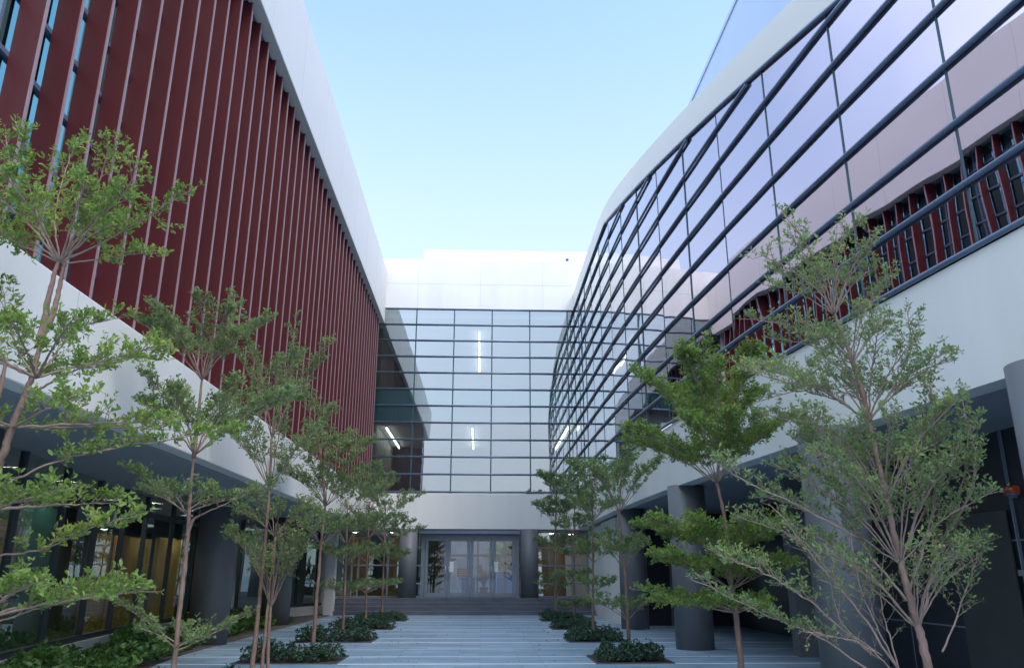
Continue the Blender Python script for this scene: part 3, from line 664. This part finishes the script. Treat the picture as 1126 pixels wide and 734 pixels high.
tree_from(11.3, (818, 800), 'broad bushy tree with dense bright green layers in front of a dark column', LEAF_A, .066,
    [[(818, 800), (815, 734), (809, 672), (805, 648), (801, 600), (795, 560), (788, 531)]],
    [(788, 531, 690, 866, 455, 15, dict(r0=.013, dens=1.5, twl=.34)), (790, 505, 705, 850, 388, 14, dict(r0=.012, dens=1.5, twl=.36)), (803, 612, 710, 866, 575, 14, dict(r0=.012, dens=1.6, twl=.34)), (805, 648, 700, 868, 612, 13, dict(r0=.012, dens=1.5, twl=.32)), (809, 674, 704, 842, 660, 8, dict(r0=.012, dens=1.2, twl=.28))],
    [([(788, 531), (760, 500), (720, 480), (688, 470)], -.2, .013, dict(dens=1.3)), ([(788, 531), (790, 470), (785, 420), (778, 375)], .2, .012, dict(dens=1.2)), ([(809, 672), (780, 662), (740, 655), (702, 648)], .2, .012, dict(dens=1.3, twl=.26))], r=.05)
big = dict(dens=1.35, twl=.30)
tw = dict(dens=.95, twl=.30, leafy=.22)
tree_from(6.5, (1030, 900), 'large spreading tree with bare grey lower twigs, nearest on the curved glass side', LEAF_B, .047,
    [[(1034, 800), (1021, 734), (1010, 690), (1000, 655), (987, 604), (974, 544), (962, 490), (955, 463)], [(955, 463), (945, 420), (930, 376), (917, 344)]],
    [(917, 346, 835, 985, 262, 10, dict(r0=.010, dens=1.1, twl=.26)), (938, 400, 850, 1000, 330, 8, dict(r0=.009, leafy=.85, dens=1.1, twl=.26)), (955, 463, 830, 1045, 375, 14, dict(r0=.011, dens=1.2, twl=.28)), (975, 550, 850, 1065, 445, 13, dict(r0=.011, dens=1.2, twl=.28)), (990, 620, 850, 1080, 500, 14, dict(r0=.011, dens=1.15, twl=.3)), (1008, 690, 880, 1088, 590, 12, dict(r0=.010, dens=1.0, twl=.3, leafy=.7))],
    [([(917, 344), (905, 305), (888, 270), (862, 235)], .2, .011, big), ([(917, 344), (900, 320), (866, 295), (836, 280)], -.2, .010, big), ([(917, 344), (920, 300), (925, 265), (945, 245)], -.3, .010, big), ([(935, 390), (950, 345), (968, 320), (975, 300)], .2, .010, big),
     ([(945, 425), (905, 390), (870, 360), (822, 350)], .3, .011, big), ([(950, 440), (910, 425), (865, 420), (818, 405)], -.4, .010, big), ([(955, 463), (985, 420), (1000, 380), (998, 345)], .2, .010, big), ([(955, 463), (920, 440), (880, 430), (838, 440)], .4, .010, big),
     ([(997, 660), (944, 591), (910, 523), (884, 467)], .2, .016, big), ([(944, 591), (880, 557), (816, 527), (792, 512)], -.2, .012, dict(dens=1.2, twl=.26)), ([(975, 560), (930, 500), (890, 470), (840, 455)], .4, .012, big),
     ([(1010, 700), (1030, 610), (1052, 559), (1065, 481), (1057, 434)], .2, .015, big), ([(1000, 654), (1025, 560), (1028, 480), (1022, 425)], -.3, .013, big), ([(1036, 716), (1057, 664), (1072, 620), (1080, 590)], .2, .011, big), ([(1040, 590), (1068, 540), (1072, 500), (1066, 470)], -.2, .010, big),
     ([(987, 734), (931, 655), (901, 621), (854, 561)], -.3, .014, dict(dens=.9, twl=.3, leafy=.45)), ([(990, 760), (900, 700), (846, 677), (768, 638)], .2, .013, dict(dens=1.5, twl=.22)), ([(931, 655), (890, 600), (850, 580), (815, 570)], .3, .010, dict(dens=1.2, leafy=.8)), ([(960, 720), (890, 660), (840, 630), (790, 610)], -.3, .011, dict(dens=1.3, leafy=.85)),
     ([(987, 734), (960, 680), (945, 640), (938, 600)], -.2, .010, tw), ([(990, 740), (975, 690), (968, 650), (972, 610)], .3, .010, tw), ([(970, 720), (930, 690), (915, 650), (918, 615)], .1, .009, tw), ([(1000, 760), (960, 715), (920, 700), (890, 695)], -.4, .009, tw)],
    r=.043, per=3)

# ------------------------------------------------------------------ beds and shrubs
def shrub_proto(i):
    pos = []; ax = []; sz = []
    for _ in range(120):
        a = random.uniform(0, 6.283); r = math.sqrt(random.random()); h = random.uniform(.15, 1)
        d = Vector((math.cos(a)*r, math.sin(a)*r, 0)); z = .40*(1 - .55*r*r)*h*random.uniform(.75, 1.2) + .03
        pos.append((d.x*.40, d.y*.40, z)); ax.append((d.x*.8, d.y*.8, .8)); sz.append(random.uniform(.06, .10))
    lf = leaf_mesh('leaves', pos, ax, sz, LEAF_S, 5, None, 1.0, .5)
    mb = MB()
    for k in range(9):
        a = random.uniform(0, 6.28); mb.tube([(0, 0, 0), (math.cos(a)*.1, math.sin(a)*.1, .15), (math.cos(a)*.26, math.sin(a)*.26, .3)], [.008, .006, .003], 4)
    st_ = mb.build('stems', TWIG)
    return lf, st_
protos = [shrub_proto(i) for i in range(4)]
used = set()
def shrub(x, y, sc_, label, group):
    k = random.randrange(4); r = empty('low_shrub', (x, y, .01), label, 'shrub', group)
    for o in protos[k]:
        c = o if o.name not in used else o.copy()
        if c is not o: COL.objects.link(c)
        used.add(o.name); c.parent = r; c.location = (0, 0, 0); c.rotation_euler = (0, 0, 0)
    r.scale = (sc_, sc_, sc_*random.uniform(.85, 1.1)); r.rotation_euler = (0, 0, random.uniform(0, 6.28))
BN = ['nearest', 'second-nearest', 'middle', 'second-farthest', 'farthest']
for side, x0, x1 in (('fin side', -4.55, -2.68), ('curved glass side', 2.2, 3.62)):
    for k, y in enumerate(BEDY):
        b = empty('planting_bed', ((x0+x1)/2, y, 0), 'planting bed on the %s, %s' % (side, ('first from the front', 'second from the front', 'third from the front', 'fourth from the front', 'fifth from the front', 'last before the steps')[k]), 'planting bed', 'planting beds in the paving')
        MB().quad((x0, y, .008), (x1, y, .008), (x1, y + BEDD, .008), (x0, y + BEDD, .008)).build('soil', SOIL, b)
        MB().box(x0 - .03, x1 + .03, y - .03, y, -.01, .02).box(x0 - .03, x1 + .03, y + BEDD, y + BEDD + .03, -.01, .02).box(x0 - .03, x0, y, y + BEDD, -.01, .02).box(x1, x1 + .03, y, y + BEDD, -.01, .02).build('edging', EDGE, b)
        if y < 10 or (side != 'fin side' and y < 15): continue
        n = 0
        xa, xb = (x0 + .3, x1 - .25)
        if side == 'fin side' and y < 15: xa, xb = -4.3, -3.3
        for row, yy in enumerate((y + .28, y + .72, y + 1.12)):
            cnt = 3 if row < 2 else 2
            for j in range(cnt):
                x = xa + (xb - xa)*(j + .5*(row % 2)*.6)/(cnt - 1 + .3) + random.uniform(-.06, .06)
                n += 1
                rw = ('front', 'middle', 'back')[row]
                ps = ('nearest the fins', 'in the middle', 'nearest the path') if side == 'fin side' else ('nearest the path', 'in the middle', 'nearest the arcade')
                ps = ps if cnt == 3 else (ps[0], ps[2])
                shrub(x, yy + random.uniform(-.06, .06), random.uniform(.60, .86), 'dark green shrub, %s row, %s, %s bed on the %s' % (rw, ps[j], ('', 'second', 'third', 'fourth', 'fifth', 'last')[k], side), 'low shrubs in the planting beds')
# ground cover along the finned building
pos = []; ax = []; sz = []
def glx(y):
    for (x0, y0), (x1, y1) in zip(GL[:-1], GL[1:]):
        if y0 <= y <= y1: return x0 + (x1-x0)*(y-y0)/(y1-y0)
def bedx(y): return -5.55 - .95*min(1, max(0, (y - 12)/9)) 
for _ in range(5200):
    y = random.uniform(8, 29.5); a, b = glx(y) + .25, bedx(y)
    if a > b - .15: continue
    x = random.uniform(a, b); e = min(1, (b - x)/.3, (x - a)/.15 + .3)
    h = (.30 + .16*math.sin(x*3.1 + y*1.7) + .10*math.sin(y*4.3))*(.55 + .45*e)
    pos.append((x, y, max(.03, h*random.uniform(.35, 1.05)))); ax.append((random.gauss(.15, .3), random.gauss(-.1, .3), .9)); sz.append(random.uniform(.07, .12))
tag(leaf_mesh('ground_cover', pos, ax, sz, LEAF_G, 5, None, 1.05, .62), kind='stuff')
sb = MB(); yy = [8 + .8*k for k in range(28)]
for a, b in zip(yy[:-1], yy[1:]): sb.quad((glx(a) + .18, a, .006), (bedx(a) + .05, a, .006), (bedx(b) + .05, b, .006), (glx(b) + .18, b, .006))
tag(sb.build('bed_soil', SOIL), kind='structure')

fp = []; fa = []; fs = []
for _ in range(260):
    y = random.choice(BEDY[1:]) + random.gauss(.6, 1.6); x = random.choice((random.gauss(-2.5, .8), random.gauss(2.2, .8), random.uniform(-6, 6)))
    fp.append((x, max(8, y), .012)); fa.append((random.gauss(0, .12), random.gauss(0, .12), 1)); fs.append(random.uniform(.04, .075))
tag(leaf_mesh('fallen_leaves', fp, fa, fs, leafmat('leaf_dry', (.10, .075, .03), (.16, .15, .05), .1), 1, None, 1.45), kind='stuff')

# ------------------------------------------------------------------ street trees beyond the lobby
def street_tree(x, y, label):
    T = Tree(Vector((x, y, 0)), label, LEAF_B, .22, group='street trees beyond the lobby')
    T.trunk([(x, y, 0), (x + .1, y, 1.2), (x, y, 2.4)], .12, .07)
    for h, l in ((1.6, 1.2), (2.4, 1.5), (3.0, 1.2)): T.tier((x, y, h), l, l, .8, 7, r0=.04, dens=.7, twl=.7)
    T.done()
street_tree(2.6, YB + 21, 'leafy street tree seen through the lobby behind the window with the orange wall')
street_tree(1.9, YB + 31, 'leafy street tree seen through the door leaf next to the right-hand column')

# ------------------------------------------------------------------ light
SUN_EL, SUN_AZ = 50, 140
w = bpy.data.worlds.new('World'); sc.world = w; w.use_nodes = True
n, l = w.node_tree.nodes, w.node_tree.links; n.clear()
out = n.new('ShaderNodeOutputWorld'); bg = n.new('ShaderNodeBackground'); sk = n.new('ShaderNodeTexSky')
sk.sky_type = 'NISHITA'; sk.sun_disc = False; sk.sun_elevation = R_(SUN_EL); sk.sun_rotation = R_(SUN_AZ)
sk.air_density = 1.35; sk.dust_density = 1.0; sk.ozone_density = 2.2; sk.altitude = 0
tc = n.new('ShaderNodeTexCoord'); sx = n.new('ShaderNodeSeparateXYZ'); l.new(tc.outputs['Generated'], sx.inputs[0])
mr = n.new('ShaderNodeMapRange'); mr.interpolation_type = 'SMOOTHSTEP'
mr.inputs['From Min'].default_value = .05; mr.inputs['From Max'].default_value = .74; mr.inputs['To Min'].default_value = .92; mr.inputs['To Max'].default_value = 0
l.new(sx.outputs['Z'], mr.inputs['Value'])
hz = n.new('ShaderNodeMix'); hz.data_type = 'RGBA'; hz.inputs[7].default_value = (1.98, 2.06, 2.5, 1)      # thin haze whitening the sky towards the horizon
l.new(mr.outputs[0], hz.inputs[0]); l.new(sk.outputs[0], hz.inputs[6]); 
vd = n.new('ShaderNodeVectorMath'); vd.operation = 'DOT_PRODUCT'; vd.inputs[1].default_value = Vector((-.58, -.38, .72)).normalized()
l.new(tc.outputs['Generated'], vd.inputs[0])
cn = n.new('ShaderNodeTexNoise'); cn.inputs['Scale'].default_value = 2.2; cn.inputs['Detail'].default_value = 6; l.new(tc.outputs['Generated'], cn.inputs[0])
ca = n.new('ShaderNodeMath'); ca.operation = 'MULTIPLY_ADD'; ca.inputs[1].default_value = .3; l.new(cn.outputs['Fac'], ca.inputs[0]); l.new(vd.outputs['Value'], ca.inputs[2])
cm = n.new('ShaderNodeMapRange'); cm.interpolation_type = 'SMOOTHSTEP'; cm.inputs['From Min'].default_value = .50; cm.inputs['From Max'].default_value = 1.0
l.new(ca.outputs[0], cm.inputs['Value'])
cl = n.new('ShaderNodeMix'); cl.data_type = 'RGBA'; cl.inputs[7].default_value = (4.5, 5.35, 6.7, 1)        # added bright patch of unseen sky, lifting the light on walls and paving
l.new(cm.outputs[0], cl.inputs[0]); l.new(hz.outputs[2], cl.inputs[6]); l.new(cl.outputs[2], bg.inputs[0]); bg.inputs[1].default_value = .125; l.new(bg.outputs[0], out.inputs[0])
sd = bpy.data.lights.new('sun', 'SUN'); sd.energy = .5; sd.angle = R_(22); sd.color = (1, .93, .84)
so = bpy.data.objects.new('sun', sd); COL.objects.link(so)
d = Vector((math.sin(R_(SUN_AZ))*math.cos(R_(SUN_EL)), math.cos(R_(SUN_AZ))*math.cos(R_(SUN_EL)), math.sin(R_(SUN_EL))))
so.rotation_euler = d.to_track_quat('Z', 'Y').to_euler(); so.location = (0, 0, 30)

vs = sc.view_settings; vs.view_transform = 'Standard'; vs.look = 'None'; vs.gamma = 1; vs.exposure = 1.74; vs.use_curve_mapping = False
cy = sc.cycles; cy.max_bounces = 10; cy.diffuse_bounces = 4; cy.glossy_bounces = 5; cy.transparent_max_bounces = 16; cy.transmission_bounces = 4
cy.use_denoising = True; cy.sample_clamp_indirect = 6
